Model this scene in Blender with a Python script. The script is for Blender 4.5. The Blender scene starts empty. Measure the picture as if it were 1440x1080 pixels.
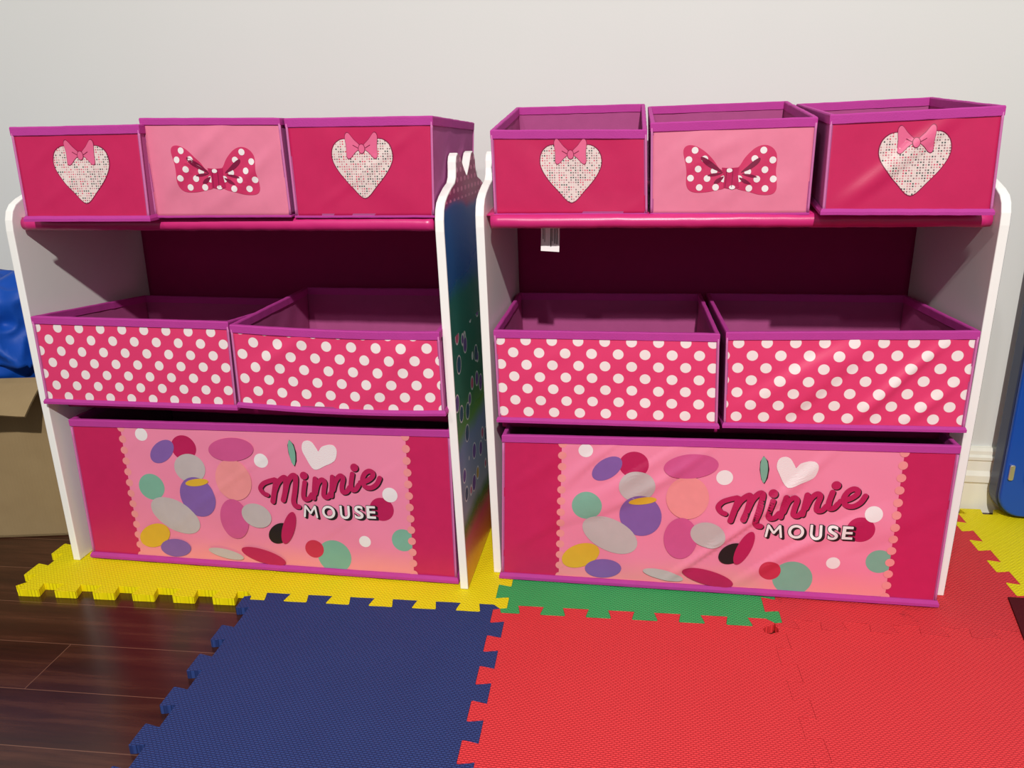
import bpy, bmesh, math, random
from mathutils import Vector, Matrix, noise
from mathutils.geometry import tessellate_polygon
random.seed(4)
SC = bpy.context.scene
COL = SC.collection
V = Vector

# ------------------------------------------------------------------ materials
def srgb(r, g, b):
    f = lambda c: (c/255/12.92) if c/255 <= .04045 else ((c/255+.055)/1.055)**2.4
    return (f(r), f(g), f(b), 1)

class NT:
    def __init__(s, name, rough=.6, spec=.5, sheen=0):
        s.m = bpy.data.materials.new(name); s.m.use_nodes = True
        s.t = s.m.node_tree; s.b = s.t.nodes['Principled BSDF']
        s.b.inputs['Roughness'].default_value = rough
        s.b.inputs['Specular IOR Level'].default_value = spec
        if sheen:
            s.b.inputs['Sheen Weight'].default_value = sheen
    def n(s, typ, **kw):
        nd = s.t.nodes.new(typ)
        for k, v in kw.items(): setattr(nd, k, v)
        return nd
    def l(s, a, b): s.t.links.new(a, b)
    def put(s, sock, v):
        if hasattr(v, 'is_output'): s.l(v, sock)
        else: sock.default_value = v
    def math(s, op, a, b=0.0, c=None):
        nd = s.n('ShaderNodeMath', operation=op)
        s.put(nd.inputs[0], a); s.put(nd.inputs[1], b)
        if c is not None: s.put(nd.inputs[2], c)
        return nd.outputs[0]
    def mix(s, fac, a, b):
        nd = s.n('ShaderNodeMix', data_type='RGBA')
        s.put(nd.inputs[0], fac); s.put(nd.inputs[6], a); s.put(nd.inputs[7], b)
        return nd.outputs[2]
    def coord(s, which='Object'):
        return s.n('ShaderNodeTexCoord').outputs[which]
    def sep(s, v):
        nd = s.n('ShaderNodeSeparateXYZ'); s.l(v, nd.inputs[0]); return nd.outputs
    def noise(s, vec, scale, detail=3, rough=.5):
        nd = s.n('ShaderNodeTexNoise'); s.l(vec, nd.inputs['Vector'])
        nd.inputs['Scale'].default_value = scale; nd.inputs['Detail'].default_value = detail
        nd.inputs['Roughness'].default_value = rough
        return nd.outputs['Fac']
    def ramp(s, fac, stops, interp='LINEAR'):
        nd = s.n('ShaderNodeValToRGB'); nd.color_ramp.interpolation = interp
        cr = nd.color_ramp
        while len(cr.elements) < len(stops): cr.elements.new(.5)
        for e, (p, c) in zip(cr.elements, stops): e.position = p; e.color = c
        s.put(nd.inputs[0], fac); return nd.outputs[0]
    def color(s, v): s.put(s.b.inputs['Base Color'], v)
    def bump(s, h, strength=.3, dist=.001):
        nd = s.n('ShaderNodeBump'); nd.inputs['Strength'].default_value = strength
        nd.inputs['Distance'].default_value = dist
        s.l(h, nd.inputs['Height']); s.l(nd.outputs[0], s.b.inputs['Normal'])

def fabric(name, c, rough=.55, spec=.4, var=.12, weave=900, bump=.12, sheen=0):
    """coated or non-woven cloth: a base colour, faint mottling and a fine weave"""
    t = NT(name, rough, spec, sheen)
    co = t.coord()
    n = t.noise(co, 60, 3)
    d = tuple(x*(1-var) for x in c[:3])+(1,)
    t.color(t.mix(n, d, c))
    t.bump(t.noise(co, weave, 2), bump, .0006)
    return t.m

MAG = srgb(203, 36, 93); MAGD = srgb(196, 20, 84)
M = {}
M['magenta'] = fabric('magenta_print', MAG, .42, .4)
M['rose'] = fabric('rose_print', srgb(236, 132, 162), .42, .4)
M['orchid'] = fabric('orchid_nonwoven', srgb(186, 96, 158), .8, .2, weave=500, bump=.35)
M['inner'] = fabric('inner_nonwoven', srgb(176, 82, 138), .85, .2, weave=500, bump=.3)
M['binding'] = fabric('binding_tape', srgb(190, 62, 154), .75, .25, weave=700, bump=.6)
M['piping'] = fabric('corner_piping', srgb(208, 118, 176), .7, .35, weave=700, bump=.4)
M['sleeve'] = fabric('sleeve_cloth', srgb(216, 44, 124), .34, .6)
M['backcloth'] = fabric('back_cloth', srgb(172, 22, 102), .7, .25)
M['white_board'] = fabric('white_board', srgb(250, 249, 244), .4, .4, var=.03, weave=200, bump=.03)
M['black'] = fabric('black_ink', srgb(34, 24, 28), .5)
M['white_ink'] = fabric('white_ink', srgb(240, 232, 232), .5, var=.04)
M['mint'] = fabric('mint_ink', srgb(126, 178, 156), .5)
M['crimson'] = fabric('crimson_ink', srgb(190, 28, 88), .5)
M['red_ink'] = fabric('red_ink', srgb(206, 48, 78), .5)
M['peach'] = fabric('peach_ink', srgb(244, 150, 152), .5)
M['purple'] = fabric('purple_ink', srgb(134, 96, 170), .5)
M['yellow_ink'] = fabric('yellow_ink', srgb(226, 178, 52), .5)
M['grey_ink'] = fabric('grey_ink', srgb(196, 182, 182), .5)
M['pinkdot'] = fabric('pink_ink', srgb(214, 88, 146), .5)
M['bow_dark'] = fabric('bow_crease_ink', srgb(128, 14, 62), .5)
M['bow_red'] = fabric('bow_ink', srgb(212, 54, 104), .45)
M['chrome'] = NT('chrome', .45).m
M['chrome'].node_tree.nodes['Principled BSDF'].inputs['Metallic'].default_value = 1
M['chrome'].node_tree.nodes['Principled BSDF'].inputs['Base Color'].default_value = srgb(215, 215, 220)

def wall_mat():
    t = NT('wall_paint', .75, .3); co = t.coord()
    t.color(t.mix(t.noise(co, 3, 2), srgb(219, 220, 216), srgb(224, 225, 221)))
    t.bump(t.noise(co, 260, 3), .08, .001); return t.m
M['wall'] = wall_mat()
M['trim'] = fabric('trim_paint', srgb(243, 240, 226), .35, .5, var=.02, weave=100, bump=.02)

def polka_mat():
    """pink cloth printed with staggered off-white dots; UV is in metres"""
    t = NT('polka_print', .42, .4)
    uv = t.sep(t.coord('UV')); px, py, r = .0354, .0350, .0071
    def lattice(ox, oy):
        fx = t.math('SUBTRACT', t.math('FRACT', t.math('ADD', t.math('DIVIDE', uv[0], px), ox)), .5)
        fy = t.math('SUBTRACT', t.math('FRACT', t.math('ADD', t.math('DIVIDE', uv[1], py), oy)), .5)
        dx = t.math('MULTIPLY', fx, px); dy = t.math('MULTIPLY', fy, py)
        return t.math('SQRT', t.math('ADD', t.math('MULTIPLY', dx, dx), t.math('MULTIPLY', dy, dy)))
    d = t.math('MINIMUM', lattice(0, .12), lattice(.5, .62))
    nd = t.n('ShaderNodeMapRange'); t.l(d, nd.inputs[0])
    nd.inputs[1].default_value = r-.0003; nd.inputs[2].default_value = r+.0003
    nd.inputs[3].default_value = 1; nd.inputs[4].default_value = 0
    t.color(t.mix(nd.outputs[0], srgb(228, 62, 114), srgb(244, 230, 228)))
    t.bump(t.noise(t.coord(), 900, 2), .12, .0006)
    return t.m
M['polka'] = polka_mat()

def rose_big_mat():
    """rose print that turns peach towards its lower edge (UV v in metres)"""
    t = NT('rose_peach_print', .42, .4)
    uv = t.sep(t.coord('UV'))
    v = t.math('ADD', uv[1], t.math('MULTIPLY', t.noise(t.coord('UV'), 9, 2), .03))
    t.color(t.ramp(t.math('DIVIDE', v, .24), [(.06, srgb(242, 150, 146)), (.26, srgb(238, 134, 166)), (1, srgb(240, 138, 170))]))
    t.bump(t.noise(t.coord(), 900, 2), .12, .0006)
    return t.m
M['rose_big'] = rose_big_mat()

def speckle_mat():
    t = NT('speckled_ink', .5, .3)
    uv = t.sep(t.coord('UV')); c = .0031
    a = t.math('DIVIDE', uv[0], c); b = t.math('DIVIDE', uv[1], c)
    fx = t.math('ABSOLUTE', t.math('SUBTRACT', t.math('FRACT', a), .5))
    fy = t.math('ABSOLUTE', t.math('SUBTRACT', t.math('FRACT', b), .5))
    inside = t.math('LESS_THAN', t.math('MAXIMUM', fx, fy), .31)
    cb = t.n('ShaderNodeCombineXYZ'); t.l(t.math('FLOOR', a), cb.inputs[0]); t.l(t.math('FLOOR', b), cb.inputs[1])
    wn = t.n('ShaderNodeTexWhiteNoise', noise_dimensions='3D'); t.l(cb.outputs[0], wn.inputs[0])
    col = t.ramp(wn.outputs['Value'], [(0, srgb(222, 200, 196)), (.34, srgb(206, 150, 156)), (.55, srgb(150, 120, 124)), (.72, srgb(84, 92, 90)), (.84, srgb(214, 96, 118))], 'CONSTANT')
    t.color(t.mix(inside, srgb(232, 216, 210), col))
    return t.m
M['speckle'] = speckle_mat()

def scribble_mat():
    t = NT('chalk_heart_ink', .5, .3)
    w = t.n('ShaderNodeTexWave', wave_type='BANDS'); mp = t.n('ShaderNodeMapping')
    mp.inputs['Rotation'].default_value = (0, 0, 1.25)
    t.l(t.coord('UV'), mp.inputs[0]); t.l(mp.outputs[0], w.inputs[0])
    w.inputs['Scale'].default_value = 160; w.inputs['Distortion'].default_value = 6; w.inputs['Detail'].default_value = 3
    t.color(t.ramp(w.outputs[0], [(0, srgb(234, 196, 204)), (.25, srgb(240, 230, 230)), (1, srgb(240, 232, 232))]))
    return t.m
M['scribble'] = scribble_mat()

def foam_mat(name, c, dark, patches=False, stain=False):
    """EVA foam mat with a fine woven surface"""
    t = NT(name, .62, .3); co = t.coord()
    mp = t.n('ShaderNodeMapping'); mp.inputs['Rotation'].default_value = (0, 0, .04); t.l(co, mp.inputs[0])
    br = t.n('ShaderNodeTexBrick'); t.l(mp.outputs[0], br.inputs[0])
    br.offset = .5; br.inputs['Scale'].default_value = 1
    br.inputs['Brick Width'].default_value = .0056; br.inputs['Row Height'].default_value = .0030
    br.inputs['Mortar Size'].default_value = .0010; br.inputs['Mortar Smooth'].default_value = 1
    br.inputs['Bias'].default_value = 0
    h = t.math('SUBTRACT', 1.0, br.outputs['Fac'])
    t.bump(h, .8, .0012)
    base = t.mix(t.math('MULTIPLY', br.outputs['Fac'], .62), c, dark)
    base = t.mix(t.math('MULTIPLY', t.noise(co, 14, 4), .25), base, dark)
    if stain:      # scuffs and grime worn into the foam
        n1 = t.noise(co, 38, 6, .7)
        s = t.ramp(n1, [(.60, (0, 0, 0, 1)), (.70, (1, 1, 1, 1))])
        base = t.mix(t.math('MULTIPLY', s, .35), base, srgb(90, 20, 24))
    t.color(base); return t.m
M['foam_yellow'] = foam_mat('yellow_foam', srgb(255, 240, 0), srgb(242, 216, 0))
M['foam_blue'] = foam_mat('blue_foam', srgb(48, 72, 136), srgb(24, 34, 84))
M['foam_red'] = foam_mat('red_foam', srgb(244, 64, 68), srgb(214, 44, 52))
M['foam_red_worn'] = foam_mat('worn_red_foam', srgb(240, 62, 67), srgb(204, 44, 52), stain=True)
M['foam_green'] = foam_mat('green_foam', srgb(72, 186, 104), srgb(40, 146, 76))

def wood_mat():
    t = NT('dark_laminate', .22, .5); co = t.coord()
    mp = t.n('ShaderNodeMapping'); mp.inputs['Rotation'].default_value = (0, 0, -.038); t.l(co, mp.inputs[0])
    s = t.sep(mp.outputs[0])
    W_, L_ = .0918, 1.2
    v = t.math('DIVIDE', t.math('ADD', s[1], 2.0-.0465), W_); row = t.math('FLOOR', v)
    fv = t.math('FRACT', v)
    u = t.math('ADD', t.math('DIVIDE', t.math('ADD', s[0], .664), L_), t.math('MULTIPLY', t.math('SUBTRACT', row, 18.0), .3667))
    fu = t.math('FRACT', u)
    dv = t.math('MULTIPLY', t.math('MINIMUM', fv, t.math('SUBTRACT', 1.0, fv)), W_)
    du = t.math('MULTIPLY', t.math('MINIMUM', fu, t.math('SUBTRACT', 1.0, fu)), L_)
    seam = t.math('LESS_THAN', t.math('MINIMUM', du, dv), .0005)
    cb = t.n('ShaderNodeCombineXYZ'); t.l(t.math('ADD', t.math('MULTIPLY', s[0], 2.2), t.math('MULTIPLY', row, 7.3)), cb.inputs[0])
    t.l(t.math('MULTIPLY', s[1], 26), cb.inputs[1]); t.l(t.math('FLOOR', u), cb.inputs[2])
    g = t.noise(cb.outputs[0], 1.6, 6, .65)
    c = t.ramp(g, [(.25, srgb(38, 15, 9)), (.5, srgb(62, 30, 19)), (.75, srgb(90, 52, 36))])
    t.color(t.mix(seam, c, srgb(122, 84, 66)))
    t.bump(t.noise(co, 40, 2), .03, .001)
    return t.m
M['wood'] = wood_mat()

def card_mat():
    t = NT('cardboard', .85, .15); co = t.coord()
    t.color(t.mix(t.noise(co, 22, 4), srgb(142, 120, 86), srgb(158, 136, 100)))
    w = t.n('ShaderNodeTexWave'); t.l(co, w.inputs[0]); w.inputs['Scale'].default_value = 55
    t.bump(w.outputs[0], .12, .0008); return t.m
M['card'] = card_mat()
M['bagblue'] = fabric('blue_bag_cloth', srgb(10, 74, 172), .55, .3)
M['blue_plastic'] = fabric('blue_plastic', srgb(8, 76, 176), .4, .5, var=.04, weave=300, bump=.03)
M['navy_plastic'] = fabric('navy_plastic', srgb(52, 62, 92), .4, .4, var=.06, weave=300, bump=.03)
M['maroon_shadow'] = fabric('maroon_shadow', srgb(84, 12, 20), .8, .2)  # dark red of the shadowed mat, put into the colour

def graphic_mat():
    """scene printed on the outer face of a side board: generic bands and blotches by height"""
    t = NT('side_picture', .22, .5); co = t.coord(); s = t.sep(co)
    z = t.math('ADD', s[2], t.math('MULTIPLY', t.math('SUBTRACT', t.noise(co, 9, 2), .5), .035))
    c = t.ramp(t.math('DIVIDE', z, .64), [(0, srgb(214, 150, 60)), (.05, srgb(222, 120, 70)), (.13, srgb(208, 80, 110)), (.17, srgb(70, 120, 50)),
        (.20, srgb(150, 160, 176)), (.36, srgb(120, 140, 176)), (.40, srgb(96, 150, 60)), (.47, srgb(40, 110, 84)), (.70, srgb(24, 108, 96)), (.74, srgb(20, 84, 150)), (.885, srgb(20, 92, 160)), (.90, srgb(168, 38, 104)), (1, srgb(160, 36, 96))], 'LINEAR')
    vo = t.n('ShaderNodeTexVoronoi'); vo.inputs['Scale'].default_value = 26; t.l(co, vo.inputs[0])
    blot = t.math('LESS_THAN', vo.outputs['Distance'], .36)
    low = t.math('LESS_THAN', s[2], .40)
    pal = t.ramp(t.sep(vo.outputs['Color'])[0], [(0, srgb(110, 60, 150)), (.3, srgb(196, 160, 40)), (.5, srgb(170, 170, 180)), (.7, srgb(200, 70, 120)), (.85, srgb(40, 70, 110))], 'CONSTANT')
    rim = t.math('MULTIPLY', t.math('GREATER_THAN', vo.outputs['Distance'], .31), blot)
    pal = t.mix(rim, pal, srgb(225, 225, 225))
    band = t.math('MULTIPLY', t.math('GREATER_THAN', s[2], .13), low)
    c = t.mix(t.math('MULTIPLY', blot, t.math('MULTIPLY', band, .85)), c, pal)
    # pale dots on the magenta top
    fx = t.math('SUBTRACT', t.math('FRACT', t.math('DIVIDE', s[1], .024)), .5)
    fz = t.math('SUBTRACT', t.math('FRACT', t.math('DIVIDE', s[2], .013)), .5)
    d = t.math('SQRT', t.math('ADD', t.math('MULTIPLY', fx, fx), t.math('MULTIPLY', t.math('MULTIPLY', fz, fz), 1.0)))
    dot = t.math('MULTIPLY', t.math('LESS_THAN', d, .26), t.math('GREATER_THAN', s[2], .578))
    c = t.mix(dot, c, srgb(230, 130, 170))
    t.color(c); return t.m
M['graphic'] = graphic_mat()

# ------------------------------------------------------------------ object helpers
def link_mesh(name, verts, faces, mats, idx=None, parent=None, origin=None, uvs=None, smooth=False):
    base = V((0, 0, 0))
    if parent is not None:
        p = parent
        while p: base += p.location; p = p.parent
    loc = V(origin) - base if origin is not None else V((0, 0, 0))
    off = base + loc
    me = bpy.data.meshes.new(name)
    me.from_pydata([tuple(V(v)-off) for v in verts], [], faces)
    for m in (mats if isinstance(mats, (list, tuple)) else [mats]): me.materials.append(m)
    if idx: me.polygons.foreach_set('material_index', idx)
    if uvs:
        ul = me.uv_layers.new(name='UVMap')
        for lp in me.loops: ul.data[lp.index].uv = uvs[lp.vertex_index]
    if smooth: me.polygons.foreach_set('use_smooth', [True]*len(me.polygons))
    me.validate(); me.update()
    o = bpy.data.objects.new(name, me); COL.objects.link(o); o.location = loc
    if parent is not None: o.parent = parent
    return o

class MB:
    """collects verts and faces of one mesh"""
    def __init__(s): s.v = []; s.f = []; s.i = []; s.uv = []
    def add(s, vs, fs, mi=0, uv=None):
        b = len(s.v); s.v += [V(p) for p in vs]; s.f += [tuple(b+k for k in f) for f in fs]; s.i += [mi]*len(fs)
        s.uv += (uv if uv else [(0, 0)]*len(vs))
    def build(s, name, mats, parent=None, origin=None, smooth=False, uv=False):
        return link_mesh(name, s.v, s.f, mats, s.i, parent, origin, s.uv if uv else None, smooth)

def box(mb, a, b, mi=0):
    x0, y0, z0 = a; x1, y1, z1 = b
    mb.add([(x0, y0, z0), (x1, y0, z0), (x1, y1, z0), (x0, y1, z0), (x0, y0, z1), (x1, y0, z1), (x1, y1, z1), (x0, y1, z1)],
           [(0, 3, 2, 1), (4, 5, 6, 7), (0, 1, 5, 4), (1, 2, 6, 5), (2, 3, 7, 6), (3, 0, 4, 7)], mi)

def tube(mb, pts, r, n=12, mi=0, caps=True, wob=0):
    pts = [V(p) for p in pts]; rings = []
    for k, p in enumerate(pts):
        t = (pts[min(k+1, len(pts)-1)]-pts[max(k-1, 0)]).normalized()
        a = t.cross(V((0, 0, 1)));  a = (a if a.length > .2 else t.cross(V((0, 1, 0)))).normalized(); b = t.cross(a).normalized()
        rings.append([p + (a*math.cos(2*math.pi*j/n)+b*math.sin(2*math.pi*j/n))*(r*(1+wob*noise.noise(V((k*.9, j*.4, 3.1))))) for j in range(n)])
    vs = [q for rg in rings for q in rg]; fs = []
    for k in range(len(pts)-1):
        for j in range(n): fs.append((k*n+j, k*n+(j+1) % n, (k+1)*n+(j+1) % n, (k+1)*n+j))
    if caps: fs.append(tuple(range(n))[::-1]); fs.append(tuple((len(pts)-1)*n+j for j in range(n)))
    mb.add(vs, fs, mi)

def bevel(o, w, seg=2, angle=.6):
    m = o.modifiers.new('soft_edges', 'BEVEL'); m.width = w; m.segments = seg; m.limit_method = 'ANGLE'; m.angle_limit = angle
    return o

def tag(o, label, cat, group=None, kind=None):
    o['label'] = label
    if cat: o['category'] = cat
    if group: o['group'] = group
    if kind: o['kind'] = kind
    return o
def empty(name, loc):
    o = bpy.data.objects.new(name, None); COL.objects.link(o); o.location = loc; o.empty_display_size = .05; return o
def struct(o): o['kind'] = 'structure'; return o

# ------------------------------------------------------------------ the room
mb = MB(); box(mb, (-2.6, .345, -.01), (2.6, .43, 2.6)); struct(mb.build('wall_back', M['wall'], origin=(0, .345, 0)))
mb = MB(); box(mb, (-2.6, -3.2, -.05), (2.6, .345, 0)); struct(mb.build('floor', M['wood']))
prof = [(.345, 0), (.329, 0), (.329, .056), (.326, .060), (.326, .072), (.331, .080), (.332, .098), (.329, .101), (.329, .106), (.334, .109), (.334, .116), (.338, .121), (.345, .122)]
mb = MB(); n = len(prof)
mb.add([(-2.6, y, z) for y, z in prof]+[(2.6, y, z) for y, z in prof], [(k, k+1, n+k+1, n+k) for k in range(n-1)]+[tuple(range(n))[::-1], tuple(range(n, 2*n))])
struct(mb.build('baseboard_back', M['trim'], origin=(0, .345, 0)))

# ------------------------------------------------------------------ foam mats
AMP, TIP, NECK, TH = .0098, .0355, .0275, .012
SL = .0379
def P(x, y): return V((x, y, 0))
def seam(A, B, centres, side):
    """interlocking edge from A to B; tabs centred at the given distances lean to `side` (+1 left of A->B)"""
    d = B-A; L = d.length; d = d/L; nrm = V((-d.y, d.x, 0))*side
    pts = [(0, None)]
    out = [A.copy()]
    def put(s, lv):
        if .002 < s < L-.002: out.append(A+d*s+nrm*lv)
    lvl0 = any(abs(c) < TIP/2-.001 for c in centres); lvl1 = any(abs(c-L) < TIP/2-.001 for c in centres)
    put(.0025 if lvl0 else .0106, AMP if lvl0 else -AMP)
    for c in centres:
        if abs(c) >= TIP/2-.001:
            if c-NECK/2 > .0106: put(c-NECK/2, -AMP)
            put(c-NECK/2-.0012, -AMP*.55)
            put(c-TIP/2, AMP-.002); put(c-TIP/2+.001, AMP)
        if abs(c-L) >= TIP/2-.001:
            put(c+TIP/2-.001, AMP); put(c+TIP/2, AMP-.002)
            put(c+NECK/2+.0012, -AMP*.55)
            if c+NECK/2 < L-.0106: put(c+NECK/2, -AMP)
    put(L-.0025 if lvl1 else L-.0106, AMP if lvl1 else -AMP)
    out.append(B.copy())
    return out
def row(A, B, first, pitch, side, last=None):
    L = (B-A).length; c = first; cs = []
    while c < L-.010: cs.append(c); c += pitch
    return seam(A, B, cs, side)
def inset(poly, g):
    """pull a closed outline in by g so neighbouring mats keep a hairline gap"""
    n = len(poly); out = []
    area = sum(poly[k].x*poly[(k+1) % n].y-poly[(k+1) % n].x*poly[k].y for k in range(n))
    s = 1 if area > 0 else -1
    for k in range(n):
        a, b, c = poly[k-1], poly[k], poly[(k+1) % n]
        d1 = (b-a); d2 = (c-b)
        if d1.length < 1e-6 or d2.length < 1e-6: out.append(b); continue
        d1.normalize(); d2.normalize()
        n1 = V((-d1.y, d1.x, 0))*s; n2 = V((-d2.y, d2.x, 0))*s
        m = n1+n2
        if m.length < .3: m = n1
        m.normalize(); out.append(b+m*g)
    return out
def mat(label, cmat, edges):
    poly = []
    for e in edges: poly += e[:-1]
    poly = inset(poly, .00022); n = len(poly)
    c = sum(poly, V((0, 0, 0)))/n
    tris = tessellate_polygon([[p*1000 for p in poly]])
    vs = [V((p.x, p.y, TH)) for p in poly]+[V((p.x, p.y, 0.0003)) for p in poly]
    area = sum(poly[k].x*poly[(k+1) % n].y-poly[(k+1) % n].x*poly[k].y for k in range(n))
    fs = []
    for t in tris:
        a, b, d = (poly[i] for i in t)
        if (b-a).cross(d-a).length < 1e-12: continue
        up = (b-a).cross(d-a).z > 0
        fs.append(tuple(t) if up else tuple(t)[::-1])
        fs.append(tuple(n+i for i in (t[::-1] if up else t)))
    for k in range(n):
        j = (k+1) % n
        f = (k, n+k, n+j, j)
        fs.append(f if area > 0 else f[::-1])
    o = link_mesh('foam_mat', vs, fs, cmat, origin=(c.x, c.y, 0))
    return tag(o, label, 'play mat', 'interlocking foam floor mats')
PT = .0647
ry = lambda x, y0=-.0894: y0+SL*x            # the long row seam, y at x
cx = lambda x0, y: x0-SL*(y+.0933)
X0, X1, XL, XR = -.0752, .309, -.451, .672
p_m = P(XL, ry(XL)); p0 = P(X0, ry(X0)); p1 = P(X1, ry(X1)); p2 = P(XR+.004, ry(XR))
# corners of the front row
FB = -.49
q_m = P(cx(XL, FB), FB); q0 = P(cx(X0, FB), FB+.012); q1 = P(cx(X1, FB), FB+.024); q2 = P(cx(XR, FB), FB+.036)
# back row
BK = .295
b_m = P(cx(XL, BK)-.004, BK-.01); b0 = P(cx(X0, BK), BK); b1 = P(X1-.002, BK+.01); b2 = P(.668, .306)
gx = lambda i: -.1024+i*PT
s_blue = row(p_m, p0, (gx(-5.28)-XL), PT, -1)            # yellow tabs reach down into the blue mat
s_red = row(p0, p1, (gx(.6)-X0), PT, -1)                 # green tabs reach down into the red mat
s_red2 = row(p1, p2, .0125, PT, -1)
s_v = row(p0, q0, .0165, PT, -1)                         # red tabs reach left into the blue mat
s_w = row(p1, q1, .040, PT, +1)
s_u = seam(p_m, q_m, [.0150]+[.0265+PT*k for k in range(1, 6)], -1)                        # free left edge of the blue mat
s_yg = row(p0, b0, .012, PT, -1)                         # yellow tabs reach right into the green mat
s_gr = row(p1, b1, .012, PT, -1)
s_rb = row(q2, p2, .03, PT, -1)
s_y3 = row(p2, b2, .052, PT, +1)                         # yellow tabs reach left into the red mat
# far left yellow mat
a0 = P(-.829, -.1270); a1 = p_m.copy(); a2 = P(-.455, .262); a3 = P(-.845, .268)
s_a = seam(a0, a1, [.026, .087, .149, .212, .276, .339], -1)
s_al = seam(a0, a3, [.047+PT*k for k in range(5)]+[.362], +1)
s_am = row(a1, a2, .055, PT, -1)
# a torn-out notch in the red mat just below the green mat's corner
dw = (q1-p1).normalized(); nw = V((-dw.y, dw.x, 0))
s_w1 = s_w[:1]+[p1+dw*a+nw*b for a, b in ((.0060, -.0040), (.0095, -.0140), (.0150, -.0190), (.0235, -.0180), (.0255, -.0100))]+s_w[2:]
s_w2 = s_w[:1]+[p1+dw*a+nw*b for a, b in ((.0070, -.0010), (.0130, .0015), (.0200, .0005), (.0250, -.0096))]+s_w[2:]
flat = lambda A, B: [A, B]
mat('yellow foam mat at far left, under the left end of the left organizer', M['foam_yellow'],
    [s_a, row(a1, a2, .055, PT, -1), flat(a2, a3), s_al[::-1]])
y2l = P(-.4512, -.118)
mat('yellow foam mat behind the blue mat, running under the gap between the organizers', M['foam_yellow'],
    [s_blue, s_yg, flat(b0, a2), s_am[::-1]])
mat('blue foam mat in front of the left organizer, one edge on dark wood', M['foam_blue'], [s_u, flat(q_m, q0), s_v[::-1], s_blue[::-1]])
mat('bright red foam mat in the front, joined to the blue mat', M['foam_red'], [s_v, flat(q0, q1), s_w1[::-1], s_red[::-1]])
mat('green foam mat, mostly hidden under the right organizer', M['foam_green'], [s_red, s_gr, flat(b1, b0), s_yg[::-1]])
mat('red foam mat at the front right corner of the floor', M['foam_red'], [s_w2, flat(q1, q2), s_rb, s_red2[::-1]])
mat('scuffed red foam mat beside and under the right end of the right organizer', M['foam_red_worn'], [s_red2, s_y3, flat(b2, b1), s_gr[::-1]])
e0 = P(1.05, ry(1.05)); e1 = P(1.05, .318)
mat('yellow foam mat at far right, against the baseboard', M['foam_yellow'],
    [row(p2, e0, .035, PT, -1), flat(e0, e1), seam(e1, b2, [ .064*k+.033 for k in range(6)][:5]+[(e1-b2).length-.037], -1), s_y3[::-1]])

# ------------------------------------------------------------------ organizers
PROF = [(0, 0), (-.006, .30), (-.008, .545), (-.0065, .560), (-.002, .572), (.006, .581), (.020, .588), (.045, .5965), (.068, .602), (.077, .609), (.080, .618), (.0815, .628), (.087, .636), (.096, .640), (.106, .638), (.113, .633), (.124, .622), (.143, .6085)]
YC = .147
PROFILE = PROF + [(2*YC-y, z) for y, z in PROF[::-1]]
def side_panel(root, xb, xt, y0, yaw_dy, picture_side):
    """side board: notched top outline extruded to 12 mm; outer face may carry the picture"""
    T = .0118; z0 = .0125
    def pt(side, y, z): return V((xb+(xt-xb)*z/.56 + side*T/2, y0+y, max(z, z0)))
    n = len(PROFILE)
    L = [pt(-1, y, z) for y, z in PROFILE]; Rr = [pt(1, y, z) for y, z in PROFILE]
    fs = [tuple(range(n)), tuple(range(n, 2*n))[::-1]]
    for k in range(n):
        j = (k+1) % n; fs.append((k, n+k, n+j, j))
    o = link_mesh('side_panel', L+Rr, fs, M['white_board'], parent=root, origin=(xb, y0, 0))
    bevel(o, .0012, 2, .9)
    if picture_side:
        off = picture_side*(T/2+.0004)
        ring = []
        for y, z in PROFILE:
            dy = YC-y; yy = y+math.copysign(min(.0016, abs(dy)), dy) if abs(dy) > .001 else y
            ring.append(V((xb+(xt-xb)*z/.56+off, y0+yy, max(z-.0012, z0+.001))))
        tr = tessellate_polygon([[V((p.y, p.z, 0)) for p in ring]])
        link_mesh('side_picture', ring, [tuple(t) for t in tr], M['graphic'], parent=o, origin=(xb, y0, 0))
    return o

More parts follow.
